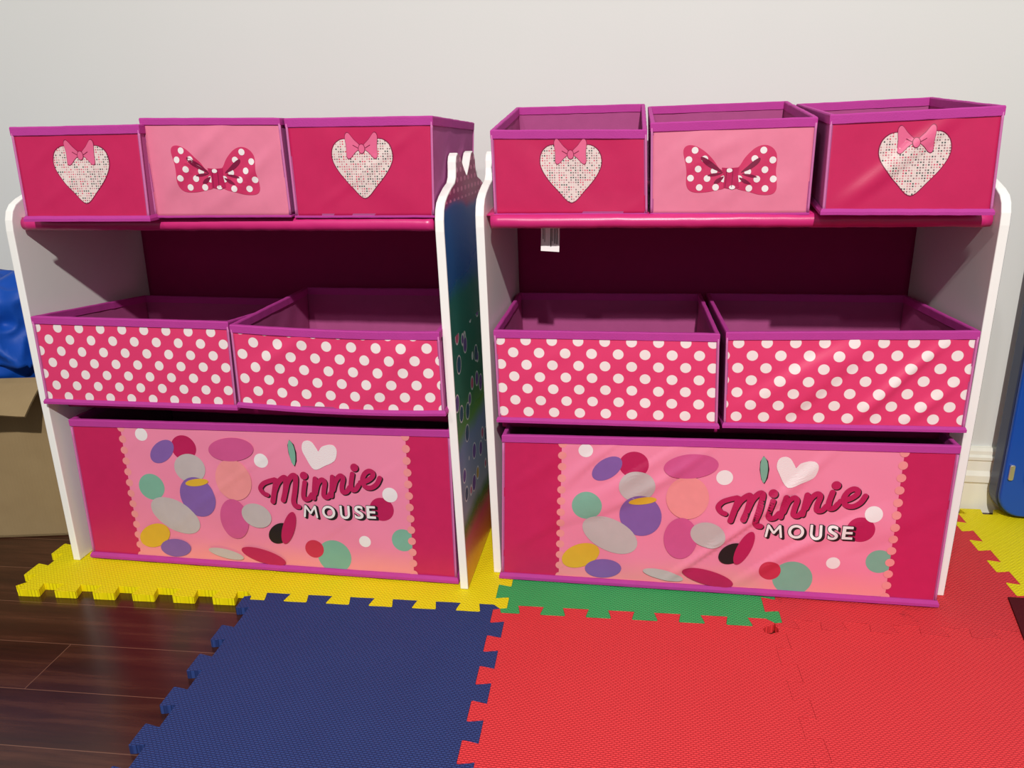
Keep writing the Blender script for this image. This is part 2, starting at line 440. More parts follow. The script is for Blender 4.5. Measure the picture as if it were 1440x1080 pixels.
def organizer(label, xl, xlt, xr, xrt, yl, yr, zrail, zback, zmid, zmidb, pics):
    root = tag(empty('toy_organizer', ((xl+xr)/2, (yl+yr)/2+.147, .012)), label, 'toy organizer', 'white toy organizers with pink cloth bins')
    pl = side_panel(root, xl, xlt, yl, 0, -1 if pics[0] else 0)
    pr = side_panel(root, xr, xrt, yr, 0, 1 if pics[1] else 0)
    def at(u, y, z):
        x0 = xl+(xlt-xl)*z/.56+.0062; x1 = xr+(xrt-xr)*z/.56-.0062
        return V((x0+(x1-x0)*u, yl+(yr-yl)*u+y, z))
    def rail(name, y, z, r, m, wob):
        mb = MB(); tube(mb, [at(.010+.982*u/60, y, z+.0006*noise.noise(V((u*.3, z*9, 0)))) for u in range(61)], r, 18, 0, True, wob)
        return mb.build(name, m, root, smooth=True)
    def sheet(name, m, ya, za, yb, zb, sagm):
        mb = MB(); nu, nv = 40, 12; vs = []
        for j in range(nv+1):
            for i in range(nu+1):
                u, v = i/nu, j/nv
                s = -sagm*math.sin(math.pi*v)*math.sin(math.pi*u) + .0012*noise.noise(V((u*9, v*4, za*20)))*math.sin(math.pi*u)
                vs.append(at(u, ya+(yb-ya)*v, za+(zb-za)*v+s))
        fs = [(j*(nu+1)+i, j*(nu+1)+i+1, (j+1)*(nu+1)+i+1, (j+1)*(nu+1)+i) for j in range(nv) for i in range(nu)]
        mb.add(vs, fs); o = mb.build(name, m, root, smooth=True)
        sd = o.modifiers.new('cloth', 'SOLIDIFY'); sd.thickness = .0012; sd.offset = 0; return o
    rail('top_rail', .010, zrail, .0092, M['sleeve'], .07)
    rail('top_back_rail', .272, zback, .0085, M['sleeve'], .05)
    sheet('top_shelf', M['sleeve'], .012, zrail+.0080, .272, zback+.007, .004)
    rail('middle_rail', .035, zmid, .0085, M['backcloth'], .05)
    rail('middle_back_rail', .272, zmidb, .0085, M['backcloth'], .05)
    sheet('middle_shelf', M['backcloth'], .035, zmid+.008, .272, zmidb+.008, .002)
    # back cloth
    mb = MB(); nu, nv = 60, 40; vs = []
    for j in range(nv+1):
        for i in range(nu+1):
            u, v = i/nu, j/nv; z = .03+(zback+.0-.03)*v
            e = math.sin(math.pi*u)
            vs.append(at(u, .284+.0018*noise.noise(V((u*14, v*2.5, xl)))*e+(-.0016 if abs(u-.86) < .008 or abs(u-.30) < .008 else 0), z))
    mb.add(vs, [(j*(nu+1)+i, j*(nu+1)+i+1, (j+1)*(nu+1)+i+1, (j+1)*(nu+1)+i) for j in range(nv) for i in range(nu)])
    o = mb.build('back_cloth', M['backcloth'], root, smooth=True); sd = o.modifiers.new('cloth', 'SOLIDIFY'); sd.thickness = .0012
    # small round screw covers on the outer faces
    for pnl, x, xt, y0, s in ((pl, xl, xlt, yl, -1),):
        for zz in (.165, .42):
            mb = MB(); X = x+(xt-x)*zz/.56+s*.0061
            tube(mb, [(X-s*.001, y0+.030, zz), (X+s*.0016, y0+.030, zz), (X+s*.0026, y0+.030, zz)], .0055, 16)
            mb.build('screw_cap', M['white_board'], pnl, origin=(X, y0+.03, zz), smooth=False)
    return root, at

LO, LAT = organizer('left white organizer with pink cloth bins, nearest the cardboard box',
    -.785, -.773, -.137, -.1480, -.046, -.050, .5535, .560, .276, .268, (False, True))
RO, RAT = organizer('right white organizer with pink cloth bins, nearest the baseboard corner',
    -.095, -.1055, .5545, .5530, .002, .021, .5505, .578, .252, .250, (False, True))
# care tag sewn under the right organizer's top shelf
mb = MB(); nz = 8; vs = []
for k in range(nz+1):
    z = .547-.041*k/nz
    for x in (-.0295, -.0035): vs.append((x, .050+.003*math.sin(k*.5), z-(.0015 if x > -.01 else 0)*k/nz))
mb.add(vs, [(2*k, 2*k+1, 2*k+3, 2*k+2) for k in range(nz)])
tg = mb.build('care_tag', M['white_ink'], RO); sd = tg.modifiers.new('cloth', 'SOLIDIFY'); sd.thickness = .0004; sd.offset = 1
tg['label'] = 'white sewn care tag'
mb = MB()
for x, z0, z1, w in ((-.0270, .547, .522, .0009), (-.0245, .547, .518, .0006), (-.0160, .540, .512, .0012), (-.0135, .547, .519, .0007), (-.0105, .545, .516, .0011), (-.0075, .540, .515, .0010)):
    k = 6
    for s in range(k):
        za = z0+(z1-z0)*s/k; zb = z0+(z1-z0)*(s+1)/k
        ya = .050+.003*math.sin((.547-za)/.041*nz*.5)-.0009; yb = .050+.003*math.sin((.547-zb)/.041*nz*.5)-.0009
        mb.add([(x, ya, za), (x+w, ya, za), (x+w, yb, zb), (x, yb, zb)], [(0, 1, 2, 3)])
mb.build('tag_print', M['black'], tg)

# ------------------------------------------------------------------ cloth bins
class Face:
    """one bilinear cloth wall: corners TL TR BR BL seen from outside, with creases"""
    def __init__(s, TL, TR, BR, BL, amp=.002, seed=0, sag=0, dia=0, topsag=0):
        s.c = [V(TL), V(TR), V(BR), V(BL)]; s.amp = amp; s.seed = seed; s.sag = sag; s.dia = dia; s.topsag = topsag
        s.W = ((s.c[1]-s.c[0]).length+(s.c[2]-s.c[3]).length)/2
        s.H = ((s.c[0]-s.c[3]).length+(s.c[1]-s.c[2]).length)/2
        s.nrm = (s.c[1]-s.c[3]).cross(s.c[0]-s.c[2]).normalized()*1.0
        d1 = s.c[2]-s.c[3]; d2 = s.c[0]-s.c[3]; s.nrm = d1.cross(d2).normalized()
    def at(s, u, v, off=0.0):
        TL, TR, BR, BL = s.c
        p = BL*(1-u)*(1-v)+BR*u*(1-v)+TR*u*v+TL*(1-u)*v
        uu = min(max(u, 0), 1); vv = min(max(v, 0), 1)
        e = min(1, 6*uu*(1-uu))*min(1, 5*vv*(1-vv))
        x, z = u*s.W, v*s.H
        q = noise.noise(V((x*9+s.seed, z*7+s.seed*2, s.seed)))
        q += .6*noise.noise(V(((x+z)*16+s.seed, (x-z)*5, s.seed+7)))
        w = x-z*1.3 if s.dia > 0 else x+z*1.3
        q += abs(s.dia)*max(0, 1-(noise.noise(V((w*10+s.seed*3, (x+z)*2, 1.5)))*4.5)**2)**2*1.5
        p = p+s.nrm*(s.amp*q*e+off)
        p.z -= s.sag*4*uu*(1-uu)*(1-vv)+s.topsag*4*uu*(1-uu)*vv
        return p
def wall(name, F, mo, mi, parent, th=.0026, step=.006, uvo=(0, 0), us=1.0):
    nu = max(6, int(F.W/step)); nv = max(6, int(F.H/step)); mb = MB(); N = (nu+1)*(nv+1)
    A = []; B = []; uv = []
    for j in range(nv+1):
        for i in range(nu+1):
            A.append(F.at(i/nu, j/nv)); B.append(F.at(i/nu, j/nv, -th)); uv.append((i/nu*F.W*us+uvo[0], j/nv*F.H+uvo[1]))
    g = lambda i, j: j*(nu+1)+i
    f1 = [(g(i, j), g(i+1, j), g(i+1, j+1), g(i, j+1)) for j in range(nv) for i in range(nu)]
    f2 = [tuple(N+k for k in f[::-1]) for f in f1]
    rim = [g(i, 0) for i in range(nu)]+[g(nu, j) for j in range(nv)]+[g(i, nv) for i in range(nu, 0, -1)]+[g(0, j) for j in range(nv, 0, -1)]
    f3 = [(rim[k], N+rim[k], N+rim[(k+1) % len(rim)], rim[(k+1) % len(rim)]) for k in range(len(rim))]
    o = link_mesh(name, A+B, f1+f2+f3, [mo, mi], [0]*len(f1)+[1]*(len(f2)+len(f3)), parent, None, uv+uv, False)
    for k in range(len(f1)+len(f2)): o.data.polygons[k].use_smooth = True
    return o

def ring_sweep(name, faces, v, section, m, parent, step=.009):
    """closed band round the four walls; section = list of (out, up) offsets"""
    pts = []; outs = []; ups = []
    k4 = len(faces)
    for k, F in enumerate(faces):
        n = max(8, int(F.W/step))
        for i in range(n):
            u = i/n; p = F.at(u, v); up = (F.at(u, 1)-F.at(u, 0)).normalized()
            nn = V((F.nrm.x, F.nrm.y, F.nrm.z))
            if i == 0:
                pn = faces[k-1].nrm; m_ = (nn+pn).normalized(); o_ = m_/max(m_.dot(nn), .5)
                pts.append(p); outs.append(o_); ups.append(up)
            else:
                pts.append(p); outs.append(nn); ups.append(up)
    ns = len(section); vs = []
    for q, (p, o_, up) in enumerate(zip(pts, outs, ups)):
        for a, b in section:
            w = .0004*noise.noise(p*70)
            vs.append(p+o_*(a+w)+up*(b+w))
    n = len(pts); fs = []
    for q in range(n):
        r = (q+1) % n
        for s in range(ns):
            t = (s+1) % ns; fs.append((q*ns+s, r*ns+s, r*ns+t, q*ns+t))
    o = link_mesh(name, vs, fs, m, parent=parent, smooth=False)
    return o

# ---- flat prints laid on a cloth wall, in millimetres from its lower left corner
class Print:
    def __init__(s, F, W, H): s.F = F; s.W = W; s.H = H; s.mb = MB(); s.mats = []
    def mi(s, key):
        if key not in s.mats: s.mats.append(key)
        return s.mats.index(key)
    def P(s, x, y, off): return s.F.at(x/s.W, y/s.H, off)
    def star(s, pts, key, off, c=None, rings=5):
        n = len(pts); cx_ = c[0] if c else sum(p[0] for p in pts)/n; cy_ = c[1] if c else sum(p[1] for p in pts)/n
        vs = [s.P(cx_, cy_, off)]; uv = [(cx_/1000, cy_/1000)]; fs = []
        for r in range(1, rings+1):
            for x, y in pts:
                X = cx_+(x-cx_)*r/rings; Y = cy_+(y-cy_)*r/rings; vs.append(s.P(X, Y, off)); uv.append((X/1000, Y/1000))
        area = sum(pts[k][0]*pts[(k+1) % n][1]-pts[(k+1) % n][0]*pts[k][1] for k in range(n))
        for k in range(n):
            j = (k+1) % n; fs.append((0, 1+k, 1+j))
            for r in range(rings-1): a = 1+r*n; fs.append((a+k, a+n+k, a+n+j, a+j))
        if area < 0: fs = [f[::-1] for f in fs]
        s.mb.add(vs, fs, s.mi(key), uv)
    def disc(s, x, y, rx, key, off, ry_=None, clip=None, rot=0, n=40):
        ry_ = ry_ or rx; pts = []
        for k in range(n):
            a = 2*math.pi*k/n; dx, dy = rx*math.cos(a), ry_*math.sin(a)
            X = x+dx*math.cos(rot)-dy*math.sin(rot); Y = y+dx*math.sin(rot)+dy*math.cos(rot)
            if clip: X = min(X, clip)
            pts.append((X, max(1.0, Y)))
        s.star(pts, key, off, rings=max(2, int(rx/5)))
    def smooth(s, pts, closed=True, k=6):
        out = []; n = len(pts)
        for i in range(n if closed else n-1):
            p = [pts[(i+d) % n] if closed else pts[min(max(i+d, 0), n-1)] for d in (-1, 0, 1, 2)]
            for q in range(k):
                t = q/k
                out.append(tuple(.5*((2*p[1][c])+(-p[0][c]+p[2][c])*t+(2*p[0][c]-5*p[1][c]+4*p[2][c]-p[3][c])*t*t+(-p[0][c]+3*p[1][c]-3*p[2][c]+p[3][c])*t**3) for c in (0, 1)))
        if not closed: out.append(pts[-1])
        return out
    def stroke(s, pts, w, key, off, dx=0, dy=0, wf=None):
        q = s.smooth([(x+dx, y+dy) for x, y in pts], False, 6); n = len(q); vs = []; uv = []
        for i, (x, y) in enumerate(q):
            a = q[max(i-1, 0)]; b = q[min(i+1, n-1)]; tx, ty = b[0]-a[0], b[1]-a[1]; l = math.hypot(tx, ty) or 1
            ww = w*(wf(i/(n-1)) if wf else 1); nx, ny = -ty/l*ww/2, tx/l*ww/2
            vs += [s.P(x+nx, y+ny, off), s.P(x-nx, y-ny, off)]; uv += [(x/1000, y/1000)]*2
        s.mb.add(vs, [(2*i+1, 2*i+3, 2*i+2, 2*i) for i in range(n-1)], s.mi(key), uv)
        s.disc(q[0][0], q[0][1], w/2*(wf(0) if wf else 1), key, off-.00003, n=16); s.disc(q[-1][0], q[-1][1], w/2*(wf(1) if wf else 1), key, off-.00003, n=16)
    def glyph(s, ch, x0, y0, x1, y1, key, off, bold=0.0):
        cu = bpy.data.curves.new('g', 'FONT'); cu.body = ch; cu.size = 1; cu.offset = bold; cu.resolution_u = 8
        ob = bpy.data.objects.new('g', cu); COL.objects.link(ob)
        dg = bpy.context.evaluated_depsgraph_get(); me = bpy.data.meshes.new_from_object(ob.evaluated_get(dg))
        xs = [v.co.x for v in me.vertices]; ys = [v.co.y for v in me.vertices]
        ax, bx, ay, by = min(xs), max(xs), min(ys), max(ys)
        vs = []; uv = []
        for v in me.vertices:
            X = x0+(v.co.x-ax)/(bx-ax)*(x1-x0); Y = y0+(v.co.y-ay)/(by-ay)*(y1-y0); vs.append(s.P(X, Y, off)); uv.append((X/1000, Y/1000))
        s.mb.add(vs, [tuple(p.vertices) for p in me.polygons], s.mi(key), uv)
        bpy.data.objects.remove(ob); bpy.data.meshes.remove(me); bpy.data.curves.remove(cu)
    def build(s, name, parent):
        return s.mb.build(name, [M[k] for k in s.mats], parent, uv=True)

def print_heart(F, fp):
    """speckled plain heart with a small pink ribbon bow, in place of the picture"""
    W, H = F.W*1000, F.H*1000; pr = Print(F, W, H); cx_, cy_ = W*.515, H*.52
    h = pr.smooth([(0, -40), (-18, -24), (-33, -6), (-40, 10), (-37, 25), (-26, 33), (-12, 31), (0, 20), (12, 31), (26, 33), (37, 25), (40, 10), (33, -6), (18, -24)])
    pr.star([(cx_+x*1.03, cy_+y*1.03) for x, y in h], 'bow_dark', .0003, (cx_, cy_))
    pr.star([(cx_+x, cy_+y) for x, y in h], 'speckle', .0005, (cx_, cy_))
    for s in (-1, 1):
        lobe = pr.smooth([(s*2, 24), (s*10, 33), (s*17, 41), (s*21, 37), (s*20, 24), (s*20, 12), (s*16, 10), (s*9, 17)])
        lobe = lobe if s < 0 else lobe
        c = (cx_+s*14, cy_+26)
        pr.star([(c[0]+(cx_+x-c[0])*1.08, c[1]+(cy_+y-c[1])*1.06) for x, y in lobe], 'bow_dark', .0007, c, 3)
        pr.star([(cx_+x, cy_+y) for x, y in lobe], 'pinkrose', .0009, c, 3)
        pr.stroke([(cx_+s*4, cy_+22), (cx_+s*11, cy_+26)], .9, 'bow_dark', .0011)
    pr.disc(cx_, cy_+21.5, 4.6, 'bow_dark', .0011, 6.2); pr.disc(cx_, cy_+21.5, 3.8, 'pinkrose', .0013, 5.4)
    return pr.build('printed_heart', fp)
M['pinkrose'] = fabric('ribbon_ink', srgb(232, 104, 146), .5)

def print_bow(F, fp):
    W, H = F.W*1000, F.H*1000; pr = Print(F, W, H); cx_, cy_ = W*.50, H*.46
    T = lambda l: [(cx_+(x-690)/9.45, cy_-(y-560)/9.45) for x, y in l]
    L = T(pr.smooth([(640, 560), (560, 520), (490, 425), (400, 330), (300, 262), (210, 235), (145, 255), (125, 320), (155, 460), (168, 560), (165, 680), (195, 760), (270, 797), (400, 797), (520, 775), (640, 735)]))
    Rt = T(pr.smooth([(740, 560), (800, 480), (860, 385), (960, 290), (1060, 255), (1150, 280), (1210, 350), (1225, 450), (1220, 560), (1238, 680), (1235, 780), (1180, 830), (1050, 833), (930, 800), (740, 735)]))
    pr.star(L, 'bow_red', .0004, T([(380, 580)])[0]); pr.star(Rt, 'bow_red', .0004, T([(1010, 590)])[0])
    for x, y in ((262, 297), (192, 405), (305, 518), (217, 625), (325, 738), (415, 632), (520, 738), (380, 400), (495, 545), (610, 640),
                 (1062, 315), (1175, 430), (1090, 540), (1195, 650), (1105, 760), (1002, 648), (915, 755), (965, 410), (890, 560), (790, 640)):
        (a, b), = T([(x, y)]); pr.disc(a, b, 4.2, 'white_ink', .0006, n=24)
    for leaf in ([(330, 385), (370, 380), (480, 450), (600, 565), (470, 515), (380, 455)], [(415, 600), (480, 572), (600, 570), (500, 605)], [(497, 690), (530, 640), (615, 610), (560, 685)],
                 [(1025, 400), (1020, 450), (930, 525), (810, 568), (880, 500), (960, 430)], [(1005, 625), (930, 590), (820, 585), (930, 625)], [(935, 705), (870, 650), (790, 625), (850, 690)]):
        pr.star(T(pr.smooth(leaf, True, 3)), 'bow_dark', .0008, rings=2)
    pr.star(T([(585, 505), (680, 515), (790, 505), (780, 600), (800, 740), (720, 765), (610, 740), (620, 620)]), 'crimson', .0009, rings=2)
    for x, y in ((675, 540), (715, 740)):
        (a, b), = T([(x, y)]); pr.disc(a, b, 3.8, 'white_ink', .0011, 2.6, n=20)
    for x in (640, 715): pr.stroke(T([(x, 520), (x, 620), (x-8, 735)]), .7, 'bow_dark', .0012)
    return pr.build('printed_bow', fp)

STROKES = [[(321.8, 127.6), (315.3, 130.7), (311.6, 138.2), (316.8, 145.9), (326.2, 150.4), (336.6, 153.6)], [(338.8, 152.3), (334.5, 135.2), (329.8, 116.8)], [(334.3, 134.2), (341.4, 148.5), (351.2, 157.4), (354.9, 154.9), (352.2, 135.9), (347.3, 120.0)], [(352.2, 134.9), (357.9, 151.1), (366.6, 161.3), (371.6, 158.6), (368.6, 138.6), (364.2, 119.4), (366.6, 111.4), (371.7, 110.2)], [(385.8, 151.2), (381.6, 131.2), (383.1, 123.6), (390.0, 124.6), (395.5, 131.8)], [(403.1, 157.8), (400.6, 142.0), (398.3, 125.9)], [(401.4, 134.0), (406.8, 150.1), (413.9, 156.7), (418.3, 152.6), (416.0, 140.6), (415.2, 130.7), (421.0, 128.9), (426.4, 135.1)], [(431.4, 161.9), (429.5, 147.1), (427.3, 131.2)], [(430.9, 141.3), (436.3, 156.2), (444.0, 164.3), (448.6, 160.6), (445.7, 147.8), (446.1, 138.9), (452.6, 139.2), (457.8, 146.3)], [(464.0, 168.0), (460.6, 152.3), (461.6, 143.5), (467.5, 143.8), (472.7, 150.9)], [(475.6, 154.9), (487.8, 159.3), (496.2, 166.4), (496.4, 172.2), (490.3, 173.9), (483.3, 168.8), (479.4, 158.9), (483.0, 149.3), (492.5, 147.8), (501.9, 154.0), (507.4, 163.9)]]
def letter_m(pl, x0, y0, x1, y1, key, off, w=3.2):
    q = [(x0, y0), (x0+2.4, y1), ((x0+x1)/2, y0+5.5), (x1-2.4, y1), (x1, y0)]
    for a, b in zip(q, q[1:]): pl.stroke([a, b], w, key, off)
def print_big(F, fp):
    W, H = 618., 240.; pr = Print(F, W, H); PD = 18.4
    # rose field with scalloped left and right edges
    nv, nu = 200, 70; vs = []; uv = []
    for j in range(nv+1):
        y = 1+(H-2)*j/nv
        for i in range(nu+1):
            x = 86+(551-86)*i/nu
            vs.append(pr.P(x, y, .0003)); uv.append((x/1000, y/1000))
    pr.mb.add(vs, [(j*(nu+1)+i, j*(nu+1)+i+1, (j+1)*(nu+1)+i+1, (j+1)*(nu+1)+i) for j in range(nv) for i in range(nu)], pr.mi('rose_big'), uv)
    for k in range(13):
        y = 8+k*PD
        pr.disc(87, y, 6.2, 'peach', .00045, n=24); pr.disc(551, y, 6.2, 'peach', .0009, n=24)
    for key, x, y, r in (('white_ink', 120.6, 219.3, 10.5), ('mint', 124.9, 131.4, 22.0), ('white_ink', 317.5, 183.3, 11.5), ('mint', 422.7, 28.6, 27.7), ('white_ink', 475.4, 58.1, 9.5), ('mint', 537, 63.7, 18.1), ('crimson', 506.3, 112.9, 19.1)):
        pr.disc(x, y, r, key, .0005, clip=551 if x > 530 else None)
    pr.disc(390.5, 39.5, 15.3, 'red_ink', .0007); pr.disc(521.2, 137.1, 11.9, 'white_ink', .0007)
    # plain overlapping ovals in the print's own colours fill the picture area
    for k, (key, x, y, a, b, r) in enumerate((('crimson', 190, 200, 21, 20, 0), ('purple', 152, 192, 25, 15, .7), ('grey_ink', 196, 166, 26, 24, 0), ('purple', 203, 118, 30, 34, .3), ('grey_ink', 160, 84, 44, 26, -.5),
                               ('yellow_ink', 118, 46, 30, 19, .5), ('purple', 152, 26, 27, 16, .1), ('yellow_ink', 205, 143, 20, 6, .15), ('peach', 268, 150, 30, 34, .1), ('pinkdot', 270, 200, 38, 19, .1),
                               ('pinkdot', 262, 84, 24, 34, 0), ('grey_ink', 300, 92, 25, 20, -.3), ('black', 336, 64, 21, 15, .7), ('crimson', 352, 74, 10, 29, -.35), ('crimson', 304, 22, 38, 12, -.25), ('grey_ink', 240, 22, 30, 8, -.2))):
        pr.disc(x, y, a, key, .0008+.00013*k, b, rot=r)
    pr.build('printed_picture', fp)
    pl = Print(F, W, H)
    # the letter I, a chalk heart and two words
    I = [(367.6, 218.1), (364.6, 210), (364.8, 198), (367.5, 184), (371.3, 177.5), (374.2, 186), (374.9, 199), (372.8, 211)]
    c = (369.6, 198)
    pl.star([(x*1.0+(x-c[0])*.28+.6, y+(y-c[1])*.06-.5) for x, y in I], 'black', .0012, rings=2)
    pl.star(pl.smooth(I, True, 3), 'mint', .0014, rings=2)
    hr = [(402.9, 172.5), (390.7, 192.4), (386.5, 203.8), (388.6, 214.4), (395.9, 218.4), (403.8, 215.8), (409.9, 206.5), (412.9, 201.8), (418.2, 208.7), (428.0, 212.4), (437.3, 212.1), (441.9, 205.6), (440.8, 195.1), (435.7, 186.3), (421.1, 179.0)]
    pl.star(pl.smooth(hr, True, 4), 'scribble', .0012, (408, 194))
    wide = [7.5]+[8.4]*3+[7.6]*7
    for lay, key, dx, dy in ((.0012, 'black', 1.6, -1.5), (.0013, 'black', .8, -.8), (.0015, 'crimson', 0, 0)):
        for st, w in zip(STROKES, wide): pl.stroke(st, w, key, lay, dx, dy)
        for x, y in ((385.4, 162.1), (467.9, 178.4)): pl.disc(x+dx, y+dy, 6.3, key, lay)
    for ch, (x0, y1, x1, y0) in zip('MOUSE', ((379.6, 114.0, 401.8, 93.8), (410.1, 115.4, 431.7, 94.2), (439.5, 116.8, 455.5, 95.2), (462.9, 117.8, 476.9, 96.0), (482.2, 118.2, 496.5, 97.4))):
        for q in range(5):
            if ch == 'M': letter_m(pl, x0+.8+q*.8, y0+1.2-q*.5, x1-.8+q*.8, y1-1.2-q*.5, 'black', .0012+q*.00004, 4.6)
            else: pl.glyph(ch, x0-.8+q*.8, y0-.8-q*.5, x1+.8+q*.8, y1+.8-q*.5, 'black', .0012+q*.00004, .045)
        if ch == 'M': letter_m(pl, x0+.8, y0+1.2, x1-.8, y1-1.2, 'white_ink', .0018)
        else: pl.glyph(ch, x0, y0, x1, y1, 'white_ink', .0018, .022)
    pl.build('printed_lettering', fp)

def cloth_bin(name, label, cat, group, F, B, front, art=None, amp=.0018, seed=1, sag=0, dia=.4, rim=.0105, topsag=0, uvo=(0, 0), flange=.0062, us=1.0):
    F = [V(p) for p in F]; B = [V(p) for p in B]
    c = sum([F[2], F[3], B[2], B[3]], V((0, 0, 0)))/4
    root = tag(empty(name, c), label, cat, group)
    f = Face(F[0], F[1], F[2], F[3], amp, seed, sag, dia, topsag)
    r = Face(F[1], B[1], B[2], F[2], amp*.9, seed+3, 0, .2)
    b = Face(B[1], B[0], B[3], B[2], amp*.7, seed+5, 0, .2)
    l = Face(B[0], F[0], F[3], B[3], amp*.9, seed+9, 0, .2)
    fp = wall('front_panel', f, M[front], M['inner'], root, step=.005, uvo=uvo, us=us)
    wall('side_wall', r, M['orchid'], M['inner'], root); wall('side_wall', l, M['orchid'], M['inner'], root)
    wall('back_wall', b, M['orchid'], M['inner'], root)
    mb = MB(); q = [F[3], F[2], B[2], B[3]]; mb.add([p+V((0, 0, .0015)) for p in q]+[p+V((0, 0, .004)) for p in q], [(3, 2, 1, 0), (4, 5, 6, 7), (0, 1, 5, 4), (1, 2, 6, 5), (2, 3, 7, 6), (3, 0, 4, 7)])
    mb.build('bottom_board', M['inner'], root)
    fc = [f, r, b, l]
    ring_sweep('top_binding', fc, 1.0, [(.0009, -rim-.0002), (.0017, -rim+.0006), (.0019, -.0005), (.0012, .0010), (-.0034, .0010), (-.0042, -.0004), (-.0040, -rim)], M['binding'], root)
    ring_sweep('bottom_binding', fc, 0.0, [(.0004, -.0012), (.0008+flange*.45, -.0012), (.0010+flange*.45, flange*.4), (.0008+flange*.2, flange), (.0004, flange)], M['binding'], root)
    mb = MB()
    for (Fa, u) in ((f, 0), (f, 1), (b, 0), (b, 1)):
        pts = [Fa.at(u, .02+.93*k/14, .0004) for k in range(15)]
        o = MB(); tube(o, pts, .0016, 10); o.build('corner_piping', M['piping'], root, smooth=True)
    if art: art(f, fp)
    return root

G1 = 'small cloth bins along the tops of the organizers'; G2 = 'white dotted cloth bins on the middle shelves'; G3 = 'wide bottom bins with printed words'
SMALL, MID, BIG = 'small_storage_bin', 'dotted_storage_bin', 'wide_storage_bin'
# left organizer, top: far left, middle, right
cloth_bin(SMALL, 'small magenta bin with a speckled print, top shelf, far left beside the pale pink bin', 'storage bin', G1,
    [(-.7200, -.074, .683), (-.5385, -.071, .683), (-.5440, -.071, .5620), (-.7235, -.074, .5620)], [(-.744, .19, .674), (-.5530, .195, .674), (-.557, .195, .566), (-.742, .19, .566)], 'magenta', print_heart, seed=2)
cloth_bin(SMALL, 'small pale pink bin with a dotted bow print, top shelf of the left organizer', 'storage bin', G1,
    [(-.5410, -.059, .6910), (-.3510, -.058, .6875), (-.3505, -.053, .5650), (-.5445, -.053, .5645)], [(-.5390, .21, .675), (-.3510, .21, .678), (-.3515, .21, .569), (-.5410, .21, .569)], 'rose', print_bow, amp=.003, flange=.0016, seed=5, dia=.6, rim=.008)
cloth_bin(SMALL, 'small magenta bin with a speckled print, top right of the left organizer, side wall showing', 'storage bin', G1,
    [(-.3450, -.050, .687), (-.1535, -.050, .686), (-.1575, -.047, .5635), (-.3450, -.047, .5635)], [(-.3450, .222, .676), (-.1565, .222, .680), (-.162, .222, .568), (-.3450, .222, .568)], 'magenta', print_heart, amp=.0022, flange=.0016, seed=11)
# right organizer, top
cloth_bin(SMALL, 'small magenta bin with a speckled print, top left of the right organizer', 'storage bin', G1,
    [(-.0900, .016, .668), (.1105, .016, .665), (.1150, .019, .5590), (-.0880, .019, .5590)], [(-.092, .262, .702), (.108, .262, .703), (.112, .262, .589), (-.086, .262, .589)], 'magenta', print_heart, amp=.003, flange=.0016, seed=21, dia=.9)
cloth_bin(SMALL, 'small pale pink bin with a dotted bow print, top middle of the right organizer', 'storage bin', G1,
    [(.1180, .017, .673), (.3185, .017, .676), (.3195, .020, .5590), (.1215, .020, .5590)], [(.116, .262, .699), (.322, .262, .702), (.318, .262, .589), (.121, .262, .589)], 'rose', print_bow, flange=.0016, seed=25)
cloth_bin(SMALL, 'small magenta bin with a speckled print, top right of the right organizer, slightly turned', 'storage bin', G1,
    [(.3290, -.015, .678), (.5190, -.012, .684), (.5240, -.012, .5615), (.3305, -.015, .5625)], [(.334, .235, .697), (.5200, .236, .702), (.521, .236, .588), (.339, .235, .588)], 'magenta', print_heart, amp=.0026, seed=31, dia=.7)
# middle shelves
cloth_bin(MID, 'white dotted pink bin on the middle shelf of the left organizer, left one', 'storage bin', G2,
    [(-.7600, -.060, .423), (-.456, -.062, .421), (-.461, -.060, .2925), (-.7665, -.058, .2905)], [(-.758, .205, .400), (-.462, .205, .398), (-.470, .200, .281), (-.755, .200, .281)], 'polka', amp=.0012, seed=41, us=1.03, uvo=(.0145, .003))
cloth_bin(MID, 'white dotted pink bin on the middle shelf of the left organizer, right one, pulled forward', 'storage bin', G2,
    [(-.4440, -.074, .420), (-.1520, -.074, .416), (-.150, -.072, .3000), (-.447, -.072, .3015)], [(-.449, .195, .420), (-.1580, .195, .421), (-.158, .190, .284), (-.452, .190, .284)], 'polka', amp=.003, seed=47, sag=.004, dia=.6, topsag=.003, us=1.0, uvo=(.006, .006))
cloth_bin(MID, 'white dotted pink bin on the middle shelf of the right organizer, left one', 'storage bin', G2,
    [(-.0890, -.003, .402), (.216, .002, .402), (.221, .000, .2690), (-.0850, -.004, .2680)], [(-.091, .252, .404), (.210, .258, .405), (.210, .255, .262), (-.085, .250, .262)], 'polka', amp=.0018, seed=53, dia=.5, us=.967, uvo=(.0115, -.002))
cloth_bin(MID, 'white dotted pink bin on the middle shelf of the right organizer, right one, creased front', 'storage bin', G2,
    [(.2270, .000, .405), (.5400, .004, .412), (.5400, .002, .2760), (.2320, .000, .2710)], [(.221, .258, .406), (.5300, .262, .406), (.530, .258, .262), (.226, .256, .262)], 'polka', amp=.003, seed=59, dia=1.0, us=.967, uvo=(.003, -.002))
